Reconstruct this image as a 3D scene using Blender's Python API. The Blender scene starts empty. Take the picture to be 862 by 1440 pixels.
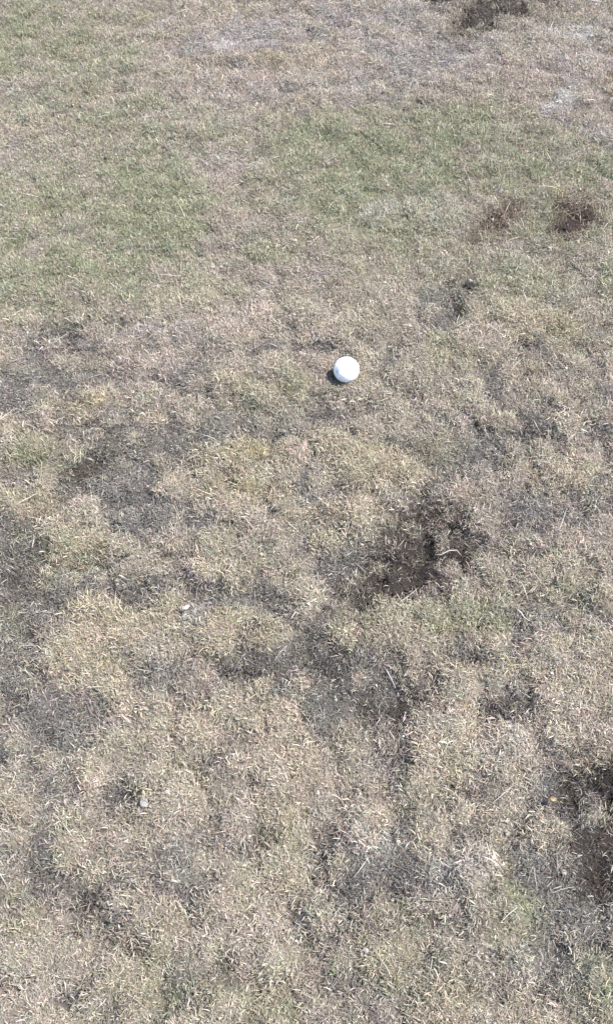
import bpy, math, random
import numpy as np
from mathutils import Vector

S = bpy.context.scene
C = S.collection
R = math.radians

# ---------------------------------------------------------------- camera
CAM_H, DEP, F = 1.245, R(56.0), 1400.0          # metres, downward angle, focal length in photo pixels
PW, PH = 862.0, 1440.0
cam_d = bpy.data.cameras.new('camera')
cam = bpy.data.objects.new('camera', cam_d)
C.objects.link(cam)
cam.location = (0, 0, CAM_H)
cam.rotation_euler = (R(90) - DEP, 0, 0)
cam_d.sensor_fit = 'VERTICAL'
cam_d.sensor_height = 24.0
cam_d.lens = 24.0 * F / PH
cam_d.clip_start, cam_d.clip_end = 0.02, 2000
S.camera = cam

# ---------------------------------------------------------------- light
SUN_EL, SUN_AZ = R(61), R(90)                   # azimuth clockwise from +Y
W = bpy.data.worlds.new('World')
S.world = W
W.use_nodes = True
nt = W.node_tree
sky = nt.nodes.new('ShaderNodeTexSky')
sky.sky_type = 'NISHITA'
sky.sun_disc = False
sky.sun_elevation, sky.sun_rotation = SUN_EL, SUN_AZ
bg = nt.nodes['Background']
bg.inputs['Strength'].default_value = 0.12
nt.links.new(sky.outputs[0], bg.inputs['Color'])
sd = bpy.data.lights.new('sun', 'SUN')
sd.energy, sd.angle, sd.color = 3.9, R(0.55), (1.0, 0.955, 0.90)
sun = bpy.data.objects.new('sun', sd)
C.objects.link(sun)
sv = Vector((math.sin(SUN_AZ) * math.cos(SUN_EL), math.cos(SUN_AZ) * math.cos(SUN_EL), math.sin(SUN_EL)))
sun.rotation_euler = sv.to_track_quat('Z', 'Y').to_euler()
S.view_settings.view_transform = 'Standard'
S.view_settings.look = 'None'
S.view_settings.exposure = 1.46
S.view_settings.gamma = 1.0
S.cycles.max_bounces = 5
S.cycles.diffuse_bounces = 3
S.cycles.transparent_max_bounces = 4

# ---------------------------------------------------------------- helpers
rng = np.random.default_rng(7)
random.seed(7)
sD, cD = math.sin(DEP), math.cos(DEP)

def ground(px, py):
    """photo pixel -> point on the flat lawn (metres)"""
    u, v = (px - PW / 2) / F, (PH / 2 - py) / F
    dy, dz = cD + v * sD, -sD + v * cD
    t = -CAM_H / dz
    return np.array([u * t, dy * t])

def hash2(ix, iy, seed):
    h = (ix.astype(np.int64) * 374761393 + iy.astype(np.int64) * 668265263 + seed * 1442695041) & 0xFFFFFFFF
    h = ((h ^ (h >> 13)) * 1274126177) & 0xFFFFFFFF
    h = h ^ (h >> 16)
    return (h & 0xFFFFFF) / float(0xFFFFFF)

def vnoise(x, y, seed):
    ix, iy = np.floor(x), np.floor(y)
    fx, fy = x - ix, y - iy
    fx, fy = fx * fx * (3 - 2 * fx), fy * fy * (3 - 2 * fy)
    a, b = hash2(ix, iy, seed), hash2(ix + 1, iy, seed)
    c, d = hash2(ix, iy + 1, seed), hash2(ix + 1, iy + 1, seed)
    return (a * (1 - fx) + b * fx) * (1 - fy) + (c * (1 - fx) + d * fx) * fy

def fbm(x, y, scale, seed, octv=4):
    s = np.zeros_like(x); amp, tot = 1.0, 0.0
    for k in range(octv):
        s += amp * (vnoise(x / scale + 17.3 * k, y / scale - 9.1 * k, seed + k) - 0.5)
        tot += amp; amp *= 0.55; scale *= 0.5
    return s / tot * 2

def cells(x, y, scale, seed):
    """tussocks: distance to the nearest centre, gap to the next, and a random number of the tussock"""
    u, v = x / scale, y / scale
    iu, iv = np.floor(u), np.floor(v)
    f1 = np.full_like(x, 9.); f2 = np.full_like(x, 9.); cid = np.zeros_like(x)
    for a in (-1, 0, 1):
        for b in (-1, 0, 1):
            cu, cv = iu + a + .1 + .8 * hash2(iu + a, iv + b, seed), iv + b + .1 + .8 * hash2(iu + a, iv + b, seed + 1)
            d = np.hypot(u - cu, v - cv) * (.75 + .6 * hash2(iu + a, iv + b, seed + 2))
            r = hash2(iu + a, iv + b, seed + 3)
            near_ = d < f1
            f2 = np.where(near_, f1, np.minimum(f2, d)); cid = np.where(near_, r, cid); f1 = np.where(near_, d, f1)
    return f1, f2 - f1, cid

# ---------------------------------------------------------------- patches of the lawn
# kind, photo x, y, half width, half height (pixels), tilt in degrees (anticlockwise in the photo), weight
PATCH = '''
soil 672 28 34 13 28 1.2|soil 724 10 36 10 0 1.15|soil 615 2 18 8 0 1.0|soil 700 16 26 12 20 .9
soil 806 308 21 10 25 1.1|soil 698 312 20 8 25 .52|soil 718 296 10 5 0 .55|soil 685 325 12 6 0 .5|rust 806 308 34 20 25 1|rust 700 310 36 20 25 1|rust 640 1270 0.1 0.1 0 0
soil 576 790 54 32 25 1.2|soil 618 740 24 26 0 .9|soil 548 808 34 22 10 .8|soil 640 776 26 9 0 .7|soil 600 815 34 9 0 .5
soil 858 1170 22 56 0 .85|soil 805 1105 24 12 0 .4|soil 858 1258 6 8 0 .5|soil 844 1160 30 56 0 .9|gray 825 1160 56 64 0 1.1|gray 800 1105 50 24 0 .8|soil 825 1150 26 34 0 .45|gray 780 1270 40 24 0 .4
soil 540 990 38 26 0 .55|soil 596 962 16 12 0 .5|soil 575 1000 20 16 0 .4|soil 710 985 20 15 0 .55
soil 455 930 22 26 10 .45|soil 545 1274 22 10 20 .5|soil 318 1352 16 16 0 .6|soil 605 1288 12 9 0 .5
soil 128 658 30 14 25 .5|soil 26 800 34 34 0 .4|soil 44 905 9 38 10 .5|soil 92 490 18 26 20 .35
soil 632 418 14 20 0 .45|soil 735 604 12 20 30 .45|soil 462 576 12 14 0 .6|soil 540 110 22 7 0 .3
soil 208 492 10 10 0 .4|soil 60 196 12 4 20 .45|soil 150 460 20 8 0 .2|soil 120 855 34 8 10 .35
soil 250 208 20 5 0 .25|soil 175 1140 18 18 0 .35|soil 118 1275 20 14 0 .4|soil 190 1330 26 10 0 .35
soil 750 850 20 10 0 .3|soil 470 876 14 10 0 .35|soil 355 945 28 20 0 .35|soil 465 530 8 6 0 .3
soil 860 1020 12 12 0 .4|soil 715 770 14 10 30 .3|soil 660 700 14 8 0 .3|soil 250 1008 24 8 0 .25
soil 430 1210 18 12 0 .3|soil 505 1155 16 10 0 .25|soil 785 1190 18 14 0 .35|soil 120 1320 20 12 0 .3
green 515 262 60 40 15 1.0|green 430 205 70 34 0 .6|green 590 195 110 36 0 .6|green 690 225 80 40 0 .55|green 825 255 60 50 0 .6
green 470 310 60 26 0 .5|green 130 330 120 66 8 .8|green 215 290 70 40 0 .65|green 40 380 60 36 0 .6|green 190 215 70 40 0 .55
green 70 80 120 70 0 .6|green 330 260 160 60 0 .2|green 760 330 90 40 0 .25|green 300 400 200 30 0 .15|green 480 640 60 30 0 .12|green 400 560 60 30 0 .25|green 20 30 40 30 0 .45|green 20 290 40 50 0 .5|green 700 400 70 30 0 .45|green 620 260 60 40 0 .5
green 560 350 70 30 0 .3|green 640 170 60 24 0 .35|green 830 380 40 40 0 .35|green 80 780 50 26 0 .45|green 100 745 26 14 0 .35
green 560 865 80 22 0 .4|green 680 865 50 20 0 .3|green 700 1240 60 40 0 .15|green 560 1330 80 40 0 .25|green 450 1395 160 40 0 .28
green 220 1390 50 40 0 .25|green 840 1390 40 40 0 .3|green 800 850 40 30 0 .3|green 150 930 26 10 0 .3|green 570 1130 30 30 0 .2
green 60 640 50 26 0 .3|green 370 350 40 20 0 .3|green 420 570 34 30 0 .3|green 250 420 80 20 0 .2|green 640 500 40 16 0 .25
green 300 170 50 20 0 .25|green 150 150 60 20 0 .3|green 620 640 30 20 0 .2|green 10 1290 20 40 0 .2|green 855 1330 20 40 0 .3
green 395 1190 30 30 0 .2|green 730 1290 40 40 0 .3|green 20 870 16 30 0 .4|green 320 780 40 20 0 .2|green 470 1020 30 30 0 .2
ochre 40 725 38 22 0 .9|ochre 45 645 44 20 0 .6|ochre 110 570 50 16 0 .6|ochre 340 695 50 14 0 .6|ochre 340 640 60 18 0 .45
ochre 165 650 24 16 0 .45|ochre 855 1085 30 18 0 .7|ochre 770 300 40 30 0 .3|ochre 520 655 60 26 0 .4|ochre 740 530 30 12 0 .4
ochre 340 880 40 18 0 .3|ochre 230 850 60 20 0 .4|ochre 110 910 50 30 0 .3|ochre 640 1050 40 40 0 .25|ochre 670 880 50 20 0 .3
ochre 660 40 40 10 0 .3|ochre 380 85 26 9 0 .5|ochre 250 1030 60 20 0 .3|ochre 60 300 20 16 0 .4|ochre 200 305 14 10 0 .4
ochre 400 550 40 16 0 .3|ochre 540 310 50 24 0 .3|ochre 340 810 30 16 0 .4|ochre 130 770 30 20 0 .3|ochre 780 470 50 26 0 .35
ochre 590 940 20 12 0 .3|ochre 700 930 40 30 0 .25|ochre 560 740 20 20 0 .25|ochre 460 740 26 20 0 .25|ochre 590 700 30 12 0 .3
gray 330 62 60 14 10 .9|gray 475 120 90 18 5 .75|gray 570 60 70 40 0 .6|gray 250 55 90 30 0 .4|gray 410 20 50 16 0 .5
gray 500 20 80 20 0 .5|gray 640 80 90 30 0 .35|gray 400 60 80 24 0 .45|gray 790 60 70 40 0 .35|gray 300 110 60 16 0 .4|soil 420 8 24 6 0 .3|soil 320 95 16 5 0 .25|gray 790 145 26 14 30 .9|gray 845 175 22 18 0 .8|gray 50 140 60 24 0 .4|gray 20 215 40 16 0 .5
gray 440 488 30 16 0 .7|gray 650 535 40 14 0 .55|gray 600 448 40 24 30 .5|gray 628 425 20 26 0 .5|gray 300 602 90 18 5 .6|gray 340 570 34 16 0 .6
gray 205 690 36 30 0 .55|gray 190 742 34 20 0 .75|gray 15 780 30 34 0 .8|gray 15 910 20 50 0 .7|gray 300 832 90 22 -8 .7
gray 395 850 34 20 0 .7|gray 330 942 110 24 -4 .5|gray 445 930 30 36 0 .8|gray 500 785 34 30 0 .7|gray 520 850 0.1 0.1 0 0
gray 760 800 34 14 0 .6|gray 735 865 36 16 -20 .7|gray 725 905 30 14 0 .6|gray 650 915 30 14 0 .5|gray 620 580 50 12 0 .4
gray 705 640 44 20 25 .6|gray 560 635 40 12 0 .5|gray 600 600 30 12 0 .4|gray 510 970 30 30 0 .3|gray 420 1000 30 30 0 .25
gray 55 1220 40 30 0 .65|gray 60 1100 30 20 0 .5|gray 510 1225 50 34 20 .6|gray 590 1255 40 30 0 .6|gray 640 1100 30 20 0 .4
gray 825 1275 36 26 0 .7|gray 230 1312 26 16 0 .5|gray 150 1270 34 40 0 .4|gray 795 740 50 24 0 .5|gray 830 700 30 24 0 .4
gray 270 540 30 16 0 .4|gray 110 470 60 30 0 .4|gray 40 550 50 16 0 .5|gray 130 590 40 12 0 .4|gray 60 680 40 14 0 .5
gray 100 1030 50 40 0 .4|gray 280 1230 80 30 0 .3|gray 160 1120 30 20 0 .5|gray 730 715 30 16 0 .4|gray 480 690 30 12 0 .4
gray 640 850 20 12 0 .5|gray 30 760 40 30 0 .7|gray 50 860 60 22 0 .6|gray 44 910 12 44 10 .8|gray 200 835 80 14 -5 .6|gray 350 850 90 14 -8 .6|gray 400 935 60 20 0 .4|gray 540 980 40 34 0 .6|gray 562 1060 14 24 0 .35|gray 545 1260 60 28 20 .7|gray 190 625 40 20 0 .5|gray 130 672 40 18 20 .8|gray 350 610 40 16 0 .5|gray 730 620 24 30 30 .7|gray 615 740 60 40 30 .5|gray 215 1280 40 30 0 .5|gray 300 1355 24 20 0 .6|gray 470 1000 30 14 0 .3|gray 600 975 30 22 0 .5|gray 95 520 40 20 0 .6|gray 460 575 24 14 0 .6|gray 710 985 34 22 0 .6|gray 750 860 40 16 0 .5|gray 610 675 30 14 0 .4|gray 620 820 30 14 0 .5|gray 560 1180 20 20 0 .3|gray 330 1080 30 20 0 .3
gray 850 860 20 26 0 .4|gray 800 600 40 20 0 .3|gray 750 490 40 12 0 .4|gray 820 520 40 14 0 .4|gray 360 500 26 10 0 .4
gray 210 580 30 14 0 .4|gray 90 820 60 30 0 .6|gray 130 640 40 16 0 .4|gray 410 620 30 16 0 .4|gray 680 680 30 12 0 .4
gray 780 160 20 8 0 .4|gray 250 640 50 24 0 .5|gray 530 145 40 10 0 .4|gray 830 1330 26 16 0 .4|gray 550 1090 20 16 0 .4
gray 300 730 36 16 0 .5|gray 400 760 40 16 0 .4|gray 240 940 40 20 0 .4|gray 140 1000 60 16 0 .5|gray 20 1020 24 30 0 .5
gray 770 1280 36 24 0 .4|gray 800 1210 34 30 0 .4|gray 480 790 26 40 0 .5|gray 70 870 30 20 0 .5|gray 680 760 40 10 25 .6
pale 325 66 26 8 0 .7|pale 822 46 28 12 15 .9|pale 785 146 14 8 40 .8|pale 840 95 30 10 10 .5|pale 862 180 12 10 0 .7
pale 262 872 18 16 0 .7|pale 450 118 26 6 0 .4|pale 525 1192 26 18 0 .55|pale 645 1220 34 24 0 .5|pale 300 1000 0.1 0.1 0 0
pale 640 1030 34 40 0 .35|pale 720 1040 40 30 0 .3|pale 230 1315 16 9 0 .5|pale 310 450 60 16 10 .3|pale 300 130 50 30 0 .35
pale 310 232 36 14 0 .4|pale 540 300 40 16 0 .35|pale 620 300 50 20 0 .35|pale 650 812 10 8 0 .5|pale 60 900 40 30 0 .2
pale 270 1160 26 20 0 .4|pale 450 860 20 20 0 .3|pale 820 940 40 30 0 .25|pale 760 60 60 20 0 .3|pale 660 60 30 14 0 .3
pale 40 1360 40 50 0 .25|pale 520 1000 0.1 0.1 0 0|pale 590 430 14 10 0 .3|pale 210 470 40 10 0 .3|pale 770 900 40 26 0 .25
pink 480 70 120 40 0 .35|pink 300 100 70 40 0 .45|pink 230 60 50 30 0 .4|pink 690 100 80 30 0 .5|pink 820 90 50 30 0 .45
pink 310 235 50 26 0 .6|pink 280 190 50 20 0 .5|pink 320 450 70 20 0 .5|pink 250 520 60 30 0 .4|pink 200 500 40 30 0 .35
pink 280 330 50 26 0 .4|pink 40 180 40 14 0 .4|pink 460 590 40 20 0 .3|pink 520 1100 50 30 0 .3|pink 510 1200 40 30 0 .4
pink 830 170 30 24 0 .4|pink 60 460 40 30 0 .3|pink 400 390 60 20 0 .35|pink 450 660 60 30 0 .25|pink 800 550 50 30 0 .2
pink 370 1030 60 40 0 .3|pink 640 1220 50 30 0 .3|pink 90 940 40 26 0 .3|pink 190 1240 60 60 0 .2|pink 720 700 40 20 0 .2
tan 340 880 48 22 0 1|tan 110 910 60 40 0 .9|tan 120 870 60 18 0 .6|tan 350 1035 90 44 0 .8|tan 445 852 24 20 0 .9
tan 640 1030 44 54 0 1|tan 725 1040 46 40 0 .9|tan 650 1220 44 30 0 .9|tan 530 1190 34 28 0 .7|tan 745 1170 24 20 0 .6
tan 330 640 60 22 0 .8|tan 520 655 50 26 0 .7|tan 340 700 50 18 0 .6|tan 230 590 40 16 0 .6|tan 830 940 40 50 0 .7
tan 560 700 60 26 0 .6|tan 800 690 50 40 0 .5|tan 620 310 60 26 0 .6|tan 720 460 80 34 0 .6|tan 320 450 70 26 0 .6
tan 500 450 60 20 0 .5|tan 430 700 40 24 0 .5|tan 320 810 40 22 0 .6|tan 230 860 40 24 0 .6|tan 530 880 50 26 0 .7
tan 760 930 40 40 0 .6|tan 130 780 40 24 0 .6|tan 40 720 36 22 0 .8|tan 200 960 60 20 0 .5|tan 415 968 30 24 0 .9|tan 500 880 40 24 0 .5|tan 300 905 40 14 0 .5
tan 200 1200 50 30 0 .3|tan 60 1180 40 20 0 .4|tan 300 1290 50 30 0 .3|tan 250 420 60 26 0 .4|tan 800 780 40 20 0 .5
tan 500 930 26 18 0 .4|tan 640 880 50 26 0 .7|tan 500 740 30 26 0 .5|tan 700 810 40 16 0 .5|tan 840 1070 40 24 0 .7
'''
KINDS = ['soil_shade', 'green', 'ochre', 'gray', 'hollow', 'pale', 'pink', 'tan', 'rust']
blobs = {k: [] for k in KINDS}
for item in PATCH.replace('\n', '|').split('|'):
    w = item.split()
    if len(w) != 7 or float(w[6]) == 0: continue
    k, px, py, a, b, t, wt = w[0], *map(float, w[1:])
    if k == 'gray' and py > 400: k, wt, a, b = 'hollow', wt * 1.2, a * 1.1, b * 1.1  # nearer grey thatch gets a darker colour that paints in its shade
    if k == 'soil_shade': a, b, wt = a * 1.25, b * 1.25, wt * 1.08  # bare earth, plus one small patch painting the ball's shadow to its left
    c0 = ground(px, py)
    ct, st = math.cos(R(t)), math.sin(R(t))
    ex = ground(px + ct, py - st) - c0
    ey = ground(px + st, py + ct) - c0
    M = np.stack([ex * a, ey * b], 1)            # ground axes of the patch
    blobs[k].append((c0, np.linalg.inv(M), wt))

def fields(x, y):
    """how much of each growth there is at points of the lawn, and how high the turf stands"""
    n1, n2 = fbm(x, y, .06, 11, 3), fbm(x, y, .06, 23, 3)
    wx, wy = x + .020 * n1 + .008 * fbm(x, y, .014, 31, 2), y + .022 * n2 + .008 * fbm(x, y, .014, 37, 2)
    out = {}
    for k in KINDS:
        s = np.zeros_like(x)
        for c0, Mi, wt in blobs[k]:
            dx, dy = wx - c0[0], wy - c0[1]
            u, v = Mi[0, 0] * dx + Mi[0, 1] * dy, Mi[1, 0] * dx + Mi[1, 1] * dy
            q = u * u + v * v
            s = np.maximum(s, 0) + wt * np.exp(-.55 * q ** 1.3) * (1 - .25 * np.minimum(s, 1))
        out[k] = s
    # the lawn goes on with the same mixture outside the part listed above
    e = np.maximum(np.maximum(np.abs(x) - (.50 + .20 * y), np.maximum(.1 - y, y - 2.25)), 0) / .25
    e = np.clip(e, 0, 1)
    out['green'] += e * np.clip(1.6 * fbm(x, y, .55, 101) - .05, 0, 1)
    out['hollow'] += e * np.clip(1.8 * fbm(x, y, .25, 111) - .10, 0, 1)
    out['tan'] += e * np.clip(2.0 * fbm(x, y, .18, 121), 0, 1)
    out['soil_shade'] += e * np.clip(3.0 * fbm(x, y, .20, 131) - 1.3, 0, 1)
    m1 = fbm(x, y, .05, 41, 3); m2 = fbm(x, y, .030, 51, 3); m3 = fbm(x, y, .018, 61, 2)
    near = np.clip((1.50 - y) / .5, .40, 1)       # the turf is rougher on the near side
    def step(v, a, b):
        v = np.clip((v - a) / (b - a), 0, 1); return v * v * (3 - 2 * v)
    g1, gap1, c1 = cells(x + .012 * m2 + .006 * m3, y + .012 * m1 + .006 * m3, .058, 201)
    g2, gap2, c2 = cells(x + .006 * m3, y + .006 * m1, .026, 301)
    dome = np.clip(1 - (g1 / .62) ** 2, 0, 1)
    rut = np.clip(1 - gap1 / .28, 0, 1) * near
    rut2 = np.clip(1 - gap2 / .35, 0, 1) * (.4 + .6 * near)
    shade = (c1 - .5) * .7 + (c2 - .5) * .7                 # some tussocks are paler, some greyer
    out['tan'] = np.clip(out['tan'] + .6 * shade + .35 * dome * near + .4 * m1, 0, 1.2)
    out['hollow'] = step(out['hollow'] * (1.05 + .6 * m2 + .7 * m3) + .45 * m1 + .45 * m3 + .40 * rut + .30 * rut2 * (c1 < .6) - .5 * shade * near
                         + near * .7 * np.clip(m2, -.2, 1) - .30 * out['tan'] + .18 * (c2 - .5) + .11 * near, .04, .95)  # gaps between tussocks take the dark hollow colour as painted shade
    out['gray'] = step(.85 * out['gray'] + .5 * m1 + .35 * m3 - .5 * shade, .05, 1.0) * .85
    out['pale'] = np.clip(out['pale'] * (.75 + 1.2 * m3 + m2) + .5 * np.clip(c2 - .86, 0, 1) * 7 * (c1 > .5) * .35, 0, 1)
    out['pink'] = np.clip(out['pink'] + .9 * np.clip((c1 * 7.3) % 1 - .6, 0, 1), 0, 1)
    out['ochre'] = np.clip(.85 * out['ochre'] * (1 + m2 + m3) + .7 * np.clip((c1 * 13.7) % 1 - .7, 0, 1), 0, 1)
    out['soil_shade'] = np.clip(out['soil_shade'] * (1 + 1.2 * m3 + .7 * m1 + .5 * m2) + near * .8 * np.clip(.5 * m3 + .5 * m2 + .35 * rut - .30, 0, 1), 0, 1.2)
    out['green'] = np.clip(out['green'] * (1 + 1.3 * m1 + .9 * m3) + .45 * shade * (out['green'] > .1), 0, 1.2)
    z = (.007 * np.clip(out['tan'], 0, 1) - .008 * np.clip(out['hollow'], 0, 1) - .008 * np.clip(out['soil_shade'], 0, 1)
         + (.011 * dome - .003 * rut2) * (.35 + .65 * near) + .010 * fbm(x, y, .16, 71, 3) + .004 * fbm(x, y, .03, 81, 2))
    z = z + .03 * fbm(x, y, 1.6, 91, 2) * np.clip((np.hypot(x, y - 1.1) - 1.4) / 2, 0, 1)
    return out, z

COL = {'base': (.347, .305, .249), 'tan': (.435, .375, .283), 'green': (.258, .266, .170), 'ochre': (.350, .305, .165),
       'gray': (.300, .280, .282), 'hollow': (.128, .122, .121), 'pale': (.470, .438, .405), 'pink': (.420, .340, .305), 'soil_shade': (.040, .0335, .030), 'rust': (.120, .072, .048)}  # hollow is grey dead thatch with its shade put into the colour

def mix_cols(f, own=0.0):
    # own: how far single tufts differ from the growth around them
    c = np.tile(np.array(COL['base']), (len(f['tan']), 1))
    for k, g in (('tan', .8), ('pink', .8), ('ochre', .85), ('gray', .85), ('hollow', .9), ('green', .9), ('pale', .85), ('soil_shade', .85), ('rust', .6)):
        w = f[k] * g
        w = np.clip(w + own * np.clip(w * 3, 0, 1) * rng.standard_normal(len(w)), 0, .95)[:, None]
        c = c * (1 - w) + np.array(COL[k]) * w
    return c

def tag(o, label=None, cat=None, group=None, kind=None):
    for k, v in (('label', label), ('category', cat), ('group', group), ('kind', kind)):
        if v: o[k] = v
    return o

def mesh_obj(name, verts, faces, mats=(), smooth=True, parent=None, link=True):
    me = bpy.data.meshes.new(name)
    me.from_pydata([tuple(v) for v in verts], [], [tuple(f) for f in faces])
    for m in mats: me.materials.append(m)
    if smooth: me.polygons.foreach_set('use_smooth', [True] * len(me.polygons))
    me.update()
    o = bpy.data.objects.new(name, me)
    if link: C.objects.link(o)
    if parent: o.parent = parent
    return o

def node_mat(name):
    m = bpy.data.materials.new(name); m.use_nodes = True
    t = m.node_tree
    return m, t, t.nodes['Principled BSDF'], t.nodes['Material Output']

def math_node(t, op, a, b=None, clamp=False):
    n = t.nodes.new('ShaderNodeMath'); n.operation = op; n.use_clamp = clamp
    for i, v in enumerate((a, b)):
        if v is None: continue
        if isinstance(v, (int, float)): n.inputs[i].default_value = v
        else: t.links.new(v, n.inputs[i])
    return n.outputs[0]

def mix_node(t, fac, a, b, mode='MIX'):
    n = t.nodes.new('ShaderNodeMix'); n.data_type = 'RGBA'; n.blend_type = mode
    for i, v in ((0, fac), (6, a), (7, b)):
        if isinstance(v, (int, float)): n.inputs[i].default_value = v
        elif isinstance(v, tuple): n.inputs[i].default_value = (*v, 1)
        else: t.links.new(v, n.inputs[i])
    return n.outputs[2]

# ---------------------------------------------------------------- ground sheet
def spaced(lo, hi, step, far):
    core = list(np.arange(lo, hi + step / 2, step))
    s, x, up = step, core[-1], []
    while x < far: s *= 1.22; x += s; up.append(x)
    s, x, dn = step, core[0], []
    while x > -far: s *= 1.22; x -= s; dn.append(x)
    return np.array(dn[::-1] + core + up)
gx, gy = spaced(-1.3, 1.3, .010, 400), spaced(-.1, 2.7, .010, 400)
X, Y = np.meshgrid(gx, gy)
fx, fy = X.ravel(), Y.ravel()
gf, gz = fields(fx, fy)
nxn, nyn = len(gx), len(gy)
idx = np.arange(nxn * nyn).reshape(nyn, nxn)
quads = np.stack([idx[:-1, :-1], idx[:-1, 1:], idx[1:, 1:], idx[1:, :-1]], -1).reshape(-1, 4)
gm = bpy.data.meshes.new('lawn_ground')
gm.vertices.add(len(fx)); gm.vertices.foreach_set('co', np.stack([fx, fy, gz], 1).astype(np.float32).ravel())
gm.loops.add(quads.size); gm.loops.foreach_set('vertex_index', quads.astype(np.int32).ravel())
gm.polygons.add(len(quads)); gm.polygons.foreach_set('loop_start', np.arange(0, quads.size, 4, dtype=np.int32))
gm.update(calc_edges=True); gm.validate()
gm.polygons.foreach_set('use_smooth', np.ones(len(quads), dtype=bool))
at = gm.color_attributes.new('growth', 'FLOAT_COLOR', 'POINT')
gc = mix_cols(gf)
w = np.clip(gf['soil_shade'] * 1.1, 0, 1)[:, None]
gc = gc * .55 * (1 - w) + np.array((.036, .030, .027)) * w        # thatch and roots, bare earth where nothing grows
at.data.foreach_set('color', np.concatenate([gc, np.ones((len(gc), 1))], 1).astype(np.float32).ravel())
m, t, p, out = node_mat('turf_soil')
a = t.nodes.new('ShaderNodeAttribute'); a.attribute_name = 'growth'
tc = t.nodes.new('ShaderNodeTexCoord')
nz = t.nodes.new('ShaderNodeTexNoise'); nz.inputs['Scale'].default_value = 420; nz.inputs['Detail'].default_value = 4; nz.inputs['Roughness'].default_value = .7
t.links.new(tc.outputs['Object'], nz.inputs['Vector'])
mr = t.nodes.new('ShaderNodeMapRange'); mr.inputs[1].default_value = .28; mr.inputs[2].default_value = .72; mr.inputs[3].default_value = .55; mr.inputs[4].default_value = 1.5
t.links.new(nz.outputs['Fac'], mr.inputs[0])
cm = t.nodes.new('ShaderNodeCombineColor')
for i in range(3): t.links.new(mr.outputs[0], cm.inputs[i])
t.links.new(mix_node(t, 1.0, a.outputs['Color'], cm.outputs[0], 'MULTIPLY'), p.inputs['Base Color'])
p.inputs['Roughness'].default_value = .95; p.inputs['Specular IOR Level'].default_value = .1
bp = t.nodes.new('ShaderNodeBump'); bp.inputs['Strength'].default_value = .9; bp.inputs['Distance'].default_value = .004
t.links.new(nz.outputs['Fac'], bp.inputs['Height']); t.links.new(bp.outputs[0], p.inputs['Normal'])
gm.materials.append(m)
go = bpy.data.objects.new('lawn_ground', gm); C.objects.link(go)
tag(go, 'worn dry lawn with bare earth patches', kind='structure')

# ---------------------------------------------------------------- grass blades
def blade_mat(name, white, brown, spread):
    m, t, p, out = node_mat(name)
    ti = t.nodes.new('ShaderNodeAttribute'); ti.attribute_type = 'INSTANCER'; ti.attribute_name = 'tint'
    sd_ = t.nodes.new('ShaderNodeAttribute'); sd_.attribute_type = 'INSTANCER'; sd_.attribute_name = 'seed'
    bl = t.nodes.new('ShaderNodeAttribute'); bl.attribute_name = 'blade'
    cv = t.nodes.new('ShaderNodeCombineXYZ')
    t.links.new(bl.outputs['Fac'], cv.inputs[0]); t.links.new(sd_.outputs['Fac'], cv.inputs[1])
    wn = t.nodes.new('ShaderNodeTexWhiteNoise'); wn.noise_dimensions = '3D'
    t.links.new(cv.outputs[0], wn.inputs['Vector'])
    sp = t.nodes.new('ShaderNodeSeparateColor'); t.links.new(wn.outputs['Color'], sp.inputs[0])
    r1, r2, r3 = sp.outputs[0], sp.outputs[1], sp.outputs[2]
    br = t.nodes.new('ShaderNodeMapRange'); br.inputs[3].default_value = 1 - spread; br.inputs[4].default_value = 1 + spread
    t.links.new(r1, br.inputs[0])
    cm = t.nodes.new('ShaderNodeCombineColor')
    for i in range(3): t.links.new(br.outputs[0], cm.inputs[i])
    col = mix_node(t, 1.0, ti.outputs['Color'], cm.outputs[0], 'MULTIPLY')
    col = mix_node(t, math_node(t, 'MULTIPLY', math_node(t, 'LESS_THAN', r2, white), .75), col, (.56, .52, .46))
    col = mix_node(t, math_node(t, 'MULTIPLY', math_node(t, 'GREATER_THAN', r2, 1 - brown), .65), col, (.13, .095, .07))
    col = mix_node(t, math_node(t, 'MULTIPLY', math_node(t, 'LESS_THAN', r3, .08), .4), col, (.20, .215, .10))
    t.links.new(col, p.inputs['Base Color'])
    p.inputs['Roughness'].default_value = .75; p.inputs['Specular IOR Level'].default_value = .2
    tr = t.nodes.new('ShaderNodeBsdfTranslucent'); t.links.new(col, tr.inputs['Color'])
    mx = t.nodes.new('ShaderNodeMixShader'); mx.inputs[0].default_value = .18
    t.links.new(p.outputs[0], mx.inputs[1]); t.links.new(tr.outputs[0], mx.inputs[2]); t.links.new(mx.outputs[0], out.inputs['Surface'])
    return m

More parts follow.
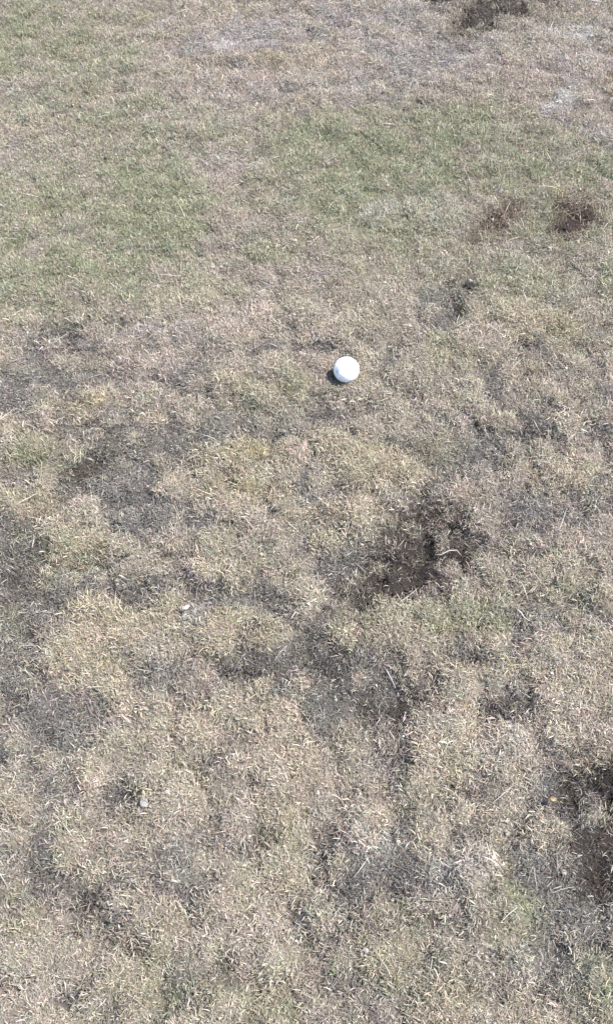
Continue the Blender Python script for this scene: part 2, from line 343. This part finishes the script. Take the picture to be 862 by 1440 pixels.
def tuft_mesh(name, seed, n, spread, length, lift, width, curl, mat):
    """a handful of separate blades, each a bent tapering strip"""
    r = random.Random(seed)
    V, Fc, B = [], [], []
    for i in range(n):
        rr, th = spread * math.sqrt(r.random()), r.uniform(0, 2 * math.pi)
        base = Vector((rr * math.cos(th), rr * math.sin(th), -.002))
        az = r.uniform(0, 2 * math.pi)
        el = R(r.uniform(*lift))
        L = length * r.choice((.5, .6, .8, .9, 1.0, 1.2, 1.6)) * r.uniform(.85, 1.15); w = width * r.choice((.6, .8, 1, 1.2, 1.5))
        p_, segs = base.copy(), 4
        bend = r.uniform(-1, 1) * curl
        roll = r.uniform(-.7, .7)
        for s in range(segs + 1):
            d = Vector((math.cos(az) * math.cos(el), math.sin(az) * math.cos(el), math.sin(el)))
            side = d.cross(Vector((0, 0, 1))).normalized()
            up = side.cross(d)
            side = (side * math.cos(roll) + up * math.sin(roll)).normalized()
            ww = w * (.75, 1, .9, .65, .12)[s] * .5
            V += [p_ - side * ww, p_ + side * ww]; B += [i, i]
            p_ = p_ + d * (L / segs)
            if p_.z < .0005: p_.z = .0005 + .001 * r.random()
            el -= R(r.uniform(.1, .5) * curl * 40) * (1 if el > 0 else -.6); az += bend * .5; roll += r.uniform(-.4, .4)
        b0 = len(V) - 2 * (segs + 1)
        Fc += [(b0 + 2 * s, b0 + 2 * s + 1, b0 + 2 * s + 3, b0 + 2 * s + 2) for s in range(segs)]
    o = mesh_obj(name, V, Fc, (mat,), link=False)
    ba = o.data.attributes.new('blade', 'FLOAT', 'POINT')
    ba.data.foreach_set('value', np.array(B, dtype=np.float32) * .37 + .11)
    return o

def scatter(name, label, tufts, P, rot, scl, tint):
    coll = bpy.data.collections.new(name + '_tufts')
    for o in tufts: coll.objects.link(o)
    me = bpy.data.meshes.new(name)
    n = len(P)
    me.vertices.add(n); me.vertices.foreach_set('co', P.astype(np.float32).ravel())
    me.attributes.new('rot', 'FLOAT_VECTOR', 'POINT').data.foreach_set('vector', rot.astype(np.float32).ravel())
    me.attributes.new('scl', 'FLOAT', 'POINT').data.foreach_set('value', scl.astype(np.float32))
    me.attributes.new('seed', 'FLOAT', 'POINT').data.foreach_set('value', rng.uniform(0, 90, n).astype(np.float32))
    me.attributes.new('pick', 'INT', 'POINT').data.foreach_set('value', rng.integers(0, len(tufts), n).astype(np.int32))
    me.attributes.new('tint', 'FLOAT_COLOR', 'POINT').data.foreach_set('color', np.concatenate([tint, np.ones((n, 1))], 1).astype(np.float32).ravel())
    o = bpy.data.objects.new(name, me); C.objects.link(o)
    g = bpy.data.node_groups.new(name, 'GeometryNodeTree')
    g.interface.new_socket('Geometry', in_out='INPUT', socket_type='NodeSocketGeometry')
    g.interface.new_socket('Geometry', in_out='OUTPUT', socket_type='NodeSocketGeometry')
    N, Lk = g.nodes, g.links
    gi, gout = N.new('NodeGroupInput'), N.new('NodeGroupOutput')
    ci = N.new('GeometryNodeCollectionInfo'); ci.inputs['Collection'].default_value = coll
    ci.inputs['Separate Children'].default_value = True; ci.inputs['Reset Children'].default_value = True
    ip = N.new('GeometryNodeInstanceOnPoints'); ip.inputs['Pick Instance'].default_value = True
    def named(nm, ty):
        a = N.new('GeometryNodeInputNamedAttribute'); a.data_type = ty; a.inputs['Name'].default_value = nm
        return next(s for s in a.outputs if s.enabled and s.name == 'Attribute')
    e2r = N.new('FunctionNodeEulerToRotation')
    Lk.new(named('rot', 'FLOAT_VECTOR'), e2r.inputs[0])
    Lk.new(gi.outputs[0], ip.inputs['Points']); Lk.new(ci.outputs[0], ip.inputs['Instance'])
    Lk.new(named('pick', 'INT'), ip.inputs['Instance Index']); Lk.new(e2r.outputs[0], ip.inputs['Rotation'])
    Lk.new(named('scl', 'FLOAT'), ip.inputs['Scale']); Lk.new(ip.outputs[0], gout.inputs[0])
    md = o.modifiers.new('tufts', 'NODES'); md.node_group = g
    tag(o, label, kind='stuff')
    return o

def in_view(x, y, mg):
    # the trapezoid of lawn in front of the photographer, with a margin
    return (np.abs(x) < .36 + .21 * np.maximum(y, 0) + mg) & (y > .02 - mg) & (y < 2.45 + mg * 1.5)

# jittered points, dense near the photographer, thinner to the sides
def points(dens, x0, x1, y0, y1, keep):
    n = int(dens * (x1 - x0) * (y1 - y0))
    x, y = rng.uniform(x0, x1, n), rng.uniform(y0, y1, n)
    k = keep(x, y)
    return x[k], y[k]
xa, ya = points(50000, -1.3, 1.3, -.2, 2.9, lambda x, y: in_view(x, y, .10))
xb, yb = points(2200, -4, 4, -2, 6, lambda x, y: ~in_view(x, y, .10))
xs, ys = np.concatenate([xa, xb]), np.concatenate([ya, yb])
size = np.concatenate([np.ones(len(xa)), np.full(len(xb), 1.9)])
f, z = fields(xs, ys)
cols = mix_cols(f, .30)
cols *= (1 + .22 * rng.standard_normal(len(xs)))[:, None].clip(.5, 1.6)
cols *= (1 + .06 * rng.standard_normal((len(xs), 3))).clip(.8, 1.2)
cols = cols.clip(.02, .75)
BALL = ground(487, 520)
BALL_R = .02134
off_ball = np.hypot(xs - BALL[0] * .985, ys - BALL[1] + .018) > .011
bare = rng.random(len(xs)) < np.clip(f['soil_shade'] * 1.0 - .15, 0, .68)
green = ~bare & (rng.random(len(xs)) < np.clip(f['green'] * .75, 0, .75))
flat = ~bare & ~green & (rng.random(len(xs)) < np.clip(np.maximum(f['gray'] * .8, f['hollow']) + .2 + .5 * np.clip(f['soil_shade'], 0, 1), 0, .95))
dry = ~bare & ~green & ~flat
m_dry = blade_mat('dry_grass_blade', .09, .14, .46)
m_green = blade_mat('green_grass_blade', .10, .08, .42)
m_flat = blade_mat('dead_thatch_blade', .07, .16, .48)
T_dry = [tuft_mesh('dry_tuft', 100 + i, 18, .009, .0056, (10, 75), .00056, .22, m_dry) for i in range(8)]
T_green = [tuft_mesh('green_tuft', 200 + i, 18, .009, .0060, (15, 80), .00058, .22, m_green) for i in range(8)]
T_flat = [tuft_mesh('thatch_tuft', 300 + i, 18, .011, .0058, (-2, 26), .00056, .28, m_flat) for i in range(8)]
for sel, nm, lab, tf, hs in ((dry, 'dry_grass', 'dry straw coloured grass covering the lawn', T_dry, 1.0),
                             (green, 'green_grass', 'short dull green grass in the upper lawn', T_green, 1.0),
                             (flat, 'dead_thatch', 'flattened grey dead grass between the tufts', T_flat, 1.0)):
    s_ = sel & off_ball
    n = int(s_.sum())
    P = np.stack([xs[s_], ys[s_], z[s_]], 1)
    rot = np.stack([rng.normal(0, .12, n), rng.normal(0, .12, n), rng.uniform(0, 6.283, n)], 1)
    sc = size[s_] * np.exp(.20 * rng.standard_normal(n)).clip(.6, 1.8) * hs * (1 + .15 * np.clip(f['tan'][s_], 0, 1))
    scatter(nm, lab, tf, P, rot, sc, cols[s_])

# ---------------------------------------------------------------- earth crumbs on the bare spots
def soil_mat():
    m, t, p, out = node_mat('dark_earth')
    tc = t.nodes.new('ShaderNodeTexCoord')
    nz = t.nodes.new('ShaderNodeTexNoise'); nz.inputs['Scale'].default_value = 160; nz.inputs['Detail'].default_value = 3
    t.links.new(tc.outputs['Object'], nz.inputs['Vector'])
    rp = t.nodes.new('ShaderNodeValToRGB')
    rp.color_ramp.elements[0].position, rp.color_ramp.elements[0].color = .3, (.020, .0155, .0130, 1)
    rp.color_ramp.elements[1].position, rp.color_ramp.elements[1].color = .75, (.066, .054, .047, 1)
    t.links.new(nz.outputs['Fac'], rp.inputs[0]); t.links.new(rp.outputs[0], p.inputs['Base Color'])
    p.inputs['Roughness'].default_value = .95; p.inputs['Specular IOR Level'].default_value = .1
    return m
M_soil = soil_mat()
PHI = (1 + 5 ** .5) / 2
ICO_V = np.array([(-1, PHI, 0), (1, PHI, 0), (-1, -PHI, 0), (1, -PHI, 0), (0, -1, PHI), (0, 1, PHI), (0, -1, -PHI), (0, 1, -PHI),
                  (PHI, 0, -1), (PHI, 0, 1), (-PHI, 0, -1), (-PHI, 0, 1)]) / math.sqrt(1 + PHI * PHI)
ICO_F = np.array([(0, 11, 5), (0, 5, 1), (0, 1, 7), (0, 7, 10), (0, 10, 11), (1, 5, 9), (5, 11, 4), (11, 10, 2), (10, 7, 6), (7, 1, 8),
                  (3, 9, 4), (3, 4, 2), (3, 2, 6), (3, 6, 8), (3, 8, 9), (4, 9, 5), (2, 4, 11), (6, 2, 10), (8, 6, 7), (9, 8, 1)])
cx, cy = points(16000, -1.0, 1.0, .0, 2.6, lambda x, y: in_view(x, y, .05))
cf, cz = fields(cx, cy)
k = rng.random(len(cx)) < np.clip(cf['soil_shade'] * 1.4 - .25, 0, 1)
cx, cy, cz = cx[k], cy[k], cz[k]
rad = .0013 * np.exp(.62 * rng.standard_normal(len(cx))).clip(.35, 4.0)
V = (ICO_V[None] * (1 + .35 * rng.uniform(-1, 1, (len(cx), 12, 1))) * rad[:, None, None] * np.array([1, 1, .75])
     + np.stack([cx, cy, cz + rad * .3], 1)[:, None, :]).reshape(-1, 3)
Fs = (ICO_F[None] + 12 * np.arange(len(cx))[:, None, None]).reshape(-1, 3)
sc_o = mesh_obj('soil_crumbs', V.tolist(), Fs.tolist(), (M_soil,), smooth=False)
tag(sc_o, 'loose dark crumbs of earth on the bare patches', kind='stuff')

# ---------------------------------------------------------------- golf ball
def ground_z(x, y):
    return float(fields(np.array([x]), np.array([y]))[1][0])

def dimpled_sphere():
    import bmesh
    bm = bmesh.new()
    bmesh.ops.create_icosphere(bm, subdivisions=7, radius=1.0)
    P = np.array([v.co[:] for v in bm.verts])
    n = 336
    i = np.arange(n) + .5
    ph, th = np.arccos(1 - 2 * i / n), math.pi * (1 + 5 ** .5) * i
    D = np.stack([np.cos(th) * np.sin(ph), np.sin(th) * np.sin(ph), np.cos(ph)], 1)
    best = np.full(len(P), -1.0)
    for j in range(0, len(P), 8000):
        best[j:j + 8000] = (P[j:j + 8000] @ D.T).max(1)
    ang = np.arccos(np.clip(best, -1, 1))
    a0 = .088
    dep = .0115 * np.clip(1 - (ang / a0) ** 2, 0, 1) ** .8
    P = P * (1 - dep)[:, None] * BALL_R
    F_ = [[v.index for v in fc.verts] for fc in bm.faces]
    bm.free()
    return P, F_
P, F_ = dimpled_sphere()
m, t, p, out = node_mat('glossy_white_cover')
p.inputs['Base Color'].default_value = (.84, .85, .85, 1)
p.inputs['Roughness'].default_value = .28; p.inputs['Coat Weight'].default_value = .4; p.inputs['Coat Roughness'].default_value = .12
tc = t.nodes.new('ShaderNodeTexCoord'); nz = t.nodes.new('ShaderNodeTexNoise'); nz.inputs['Scale'].default_value = 90
t.links.new(tc.outputs['Object'], nz.inputs['Vector'])
rp = t.nodes.new('ShaderNodeValToRGB')
rp.color_ramp.elements[0].position, rp.color_ramp.elements[0].color = .25, (.78, .79, .78, 1)
rp.color_ramp.elements[1].position, rp.color_ramp.elements[1].color = .5, (.85, .86, .86, 1)
t.links.new(nz.outputs['Fac'], rp.inputs[0]); t.links.new(rp.outputs[0], p.inputs['Base Color'])
ball = mesh_obj('golf_ball', P.tolist(), F_, (m,))
ball.location = (BALL[0], BALL[1] + .0, ground_z(*BALL) + BALL_R - .0022)
ball.location.y -= 0
# the ball's centre stands above the lawn, so move its foot toward the camera to keep it where it is seen
off = ball.location.z * (BALL[1] / CAM_H)
ball.location.y -= off; ball.location.x *= 1 - ball.location.z / CAM_H
tag(ball, 'white dimpled golf ball lying on the dry lawn', 'golf ball')

# faint blue grey bars on the side of the cover that faces left
tw = (cam.location - ball.location).normalized()
rt = Vector((1, 0, 0)); rt = (rt - tw * rt.dot(tw)).normalized(); up = tw.cross(rt)
V, Fc = [], []
for (x0, x1, y0, y1, sk) in ((-.78, -.70, -.30, .26, .06), (-.66, -.60, -.26, .20, .06), (-.55, -.50, -.16, .14, .05)):
    b0 = len(V)
    for i in range(7):
        for j in range(3):
            yy = y0 + (y1 - y0) * i / 6; xx = x0 + (x1 - x0) * j / 2 + sk * i / 6
            V.append((rt * xx + up * yy + tw * math.sqrt(max(0, 1 - xx * xx - yy * yy))) * BALL_R * 1.0015)
    Fc += [(b0 + 3 * i + j, b0 + 3 * i + j + 1, b0 + 3 * i + j + 4, b0 + 3 * i + j + 3) for i in range(6) for j in range(2)]
mm, t, p, out = node_mat('blue_grey_tint')
p.inputs['Base Color'].default_value = (.40, .47, .56, 1); p.inputs['Roughness'].default_value = .35
mesh_obj('blue_grey_mark', V, Fc, (mm,), parent=ball)

# ---------------------------------------------------------------- loose straw and scraps
m_scrap = blade_mat('loose_straw', .30, .30, .45)
T_s = ([tuft_mesh('loose_stem', 400 + i, 1, .002, .019, (-2, 12), .00075, .12, m_scrap) for i in range(5)]
       + [tuft_mesh('leaf_scrap', 420 + i, 2, .008, .0036, (-5, 25), .0022, .3, m_scrap) for i in range(6)])
lx, ly = points(1300, -1.3, 1.3, -.2, 2.9, lambda x, y: in_view(x, y, .10))
lf, lz = fields(lx, ly)
n = len(lx)
scatter('loose_straw', 'loose dry stems and leaf scraps strewn over the lawn', T_s, np.stack([lx, ly, lz + .004], 1),
        np.stack([rng.normal(0, .1, n), rng.normal(0, .1, n), rng.uniform(0, 6.283, n)], 1), rng.uniform(.6, 1.2, n),
        (mix_cols(lf) * rng.uniform(.6, 1.2, (n, 1))).clip(.03, .6))

# ---------------------------------------------------------------- small litter lying on the lawn
def pebble(name, px, py, size, col, label, cat, seed):
    r = np.random.default_rng(seed)
    g = ground(px, py)
    import bmesh
    bm = bmesh.new(); bmesh.ops.create_icosphere(bm, subdivisions=2, radius=1.0)
    V = np.array([v.co[:] for v in bm.verts]); F2 = [[v.index for v in fc.verts] for fc in bm.faces]; bm.free()
    V = V * (1 + .55 * (r.random((len(V), 1)) - .5)) * np.array([1, .75, .45])
    V = np.sign(V) * np.abs(V) ** .85
    mm, t, p, out = node_mat(name + '_stone')
    nz = t.nodes.new('ShaderNodeTexNoise'); nz.inputs['Scale'].default_value = 300
    tc = t.nodes.new('ShaderNodeTexCoord'); t.links.new(tc.outputs['Object'], nz.inputs['Vector'])
    t.links.new(mix_node(t, nz.outputs['Fac'], tuple(c * .75 for c in col), col), p.inputs['Base Color'])
    p.inputs['Roughness'].default_value = .8
    o = mesh_obj(name, (V * size / 2).tolist(), F2, (mm,), smooth=False)
    o.location = (g[0], g[1], ground_z(*g) + .0045)
    o.rotation_euler = (r.uniform(-.3, .3), r.uniform(-.3, .3), r.uniform(0, 6))
    tag(o, label, cat)
    return o
pebble('pebble', 206, 1135, .0125, (.25, .235, .215), 'pale grey pebble in the lower left of the lawn', 'pebble', 1)
pebble('pebble', 651, 816, .0085, (.34, .33, .31), 'small white pebble just below the large dark bare patch', 'pebble', 2)
pebble('pebble', 513, 1339, .008, (.26, .25, .235), 'small white pebble nearest the bottom edge of the lawn', 'pebble', 3)
pebble('pebble', 794, 1226, .0075, (.27, .26, .245), 'tiny white pebble beside the dark patch at the right edge', 'pebble', 4)

def leaf(name, px, py, L, w, ang, col, label, cat, lift=.014):
    """a dry curled leaf with a folded midrib"""
    g = ground(px, py); n = 8
    V, F2 = [], []
    for i in range(n + 1):
        s = i / n
        ww = w * math.sin(math.pi * min(1, s * .92 + .06)) ** .8 * .5
        zz = .0022 * math.sin(s * 3.0)
        for j, q in enumerate((-1, -.5, 0, .5, 1)):
            V.append((L * (s - .5), ww * q + .0006 * math.sin(9 * s), zz + .0016 * abs(q) ** 1.5 - (.0004 if j == 2 else 0)))
    F2 = [(5 * i + j, 5 * i + j + 1, 5 * i + j + 6, 5 * i + j + 5) for i in range(n) for j in range(4)]
    mm, t, p, out = node_mat(name + '_tissue')
    nz = t.nodes.new('ShaderNodeTexNoise'); nz.inputs['Scale'].default_value = 350
    tc = t.nodes.new('ShaderNodeTexCoord'); t.links.new(tc.outputs['Object'], nz.inputs['Vector'])
    t.links.new(mix_node(t, nz.outputs['Fac'], tuple(c * .6 for c in col), col), p.inputs['Base Color'])
    p.inputs['Roughness'].default_value = .6
    o = mesh_obj(name, V, F2, (mm,))
    sm = o.modifiers.new('thickness', 'SOLIDIFY'); sm.thickness = .0003
    o.location = (g[0], g[1], ground_z(*g) + lift); o.rotation_euler = (.15, -.1, R(ang))
    tag(o, label, cat)
    return o
leaf('dry_leaf', 775, 1128, .009, .0055, -35, (.36, .25, .13), 'small orange dry leaf beside the dark patch at the right', 'leaf')
leaf('dry_leaf', 264, 864, .012, .006, 20, (.42, .40, .36), 'pale bleached leaf scrap in the left middle of the lawn', 'leaf')

def stem(name, pts, rad, col, label, cat, lift=.014):
    """a dry stalk: a thin bent tube lying on the blades"""
    G = [ground(*q) for q in pts]
    P = [Vector((g[0], g[1], ground_z(*g) + lift + .002 * math.sin(i * 2.1))) for i, g in enumerate(G)]
    o0 = P[0].copy(); V, F2, k = [], [], 6
    for i, q in enumerate(P):
        d = (P[min(i + 1, len(P) - 1)] - P[max(i - 1, 0)]).normalized()
        s_ = d.cross(Vector((0, 0, 1))).normalized(); u = s_.cross(d)
        rr = rad * (1 - .6 * i / (len(P) - 1))
        for j in range(k):
            a_ = 2 * math.pi * j / k
            V.append(q - o0 + s_ * rr * math.cos(a_) + u * rr * math.sin(a_))
    F2 = [(k * i + j, k * i + (j + 1) % k, k * (i + 1) + (j + 1) % k, k * (i + 1) + j) for i in range(len(P) - 1) for j in range(k)]
    F2 += [tuple(range(k))[::-1], tuple(range(k * (len(P) - 1), k * len(P)))]
    mm, t, p, out = node_mat(name + '_straw')
    nz = t.nodes.new('ShaderNodeTexNoise'); nz.inputs['Scale'].default_value = 250
    tc = t.nodes.new('ShaderNodeTexCoord'); t.links.new(tc.outputs['Object'], nz.inputs['Vector'])
    t.links.new(mix_node(t, nz.outputs['Fac'], tuple(c * .65 for c in col), col), p.inputs['Base Color'])
    p.inputs['Roughness'].default_value = .6
    o = mesh_obj(name, V, F2, (mm,)); o.location = o0
    tag(o, label, cat)
    return o
stem('straw_stalk', [(611, 781), (620, 782), (630, 779), (641, 777), (648, 782)], .0011, (.42, .39, .33), 'pale straw stalk lying across the large dark bare patch', 'stalk')
stem('straw_stalk', [(724, 862), (730, 868), (735, 873), (742, 880)], .0014, (.40, .385, .36), 'short whitish stalk slanting over grey thatch in the right middle', 'stalk')
stem('straw_stalk', [(543, 944), (548, 952), (552, 960), (556, 968)], .0010, (.38, .365, .34), 'thin pale stalk in the dark hollow below the large bare patch', 'stalk')
stem('straw_stalk', [(672, 1214), (684, 1219), (697, 1222), (708, 1232)], .0012, (.42, .385, .32), 'cream stalk lying on a pale tuft in the lower right', 'stalk')
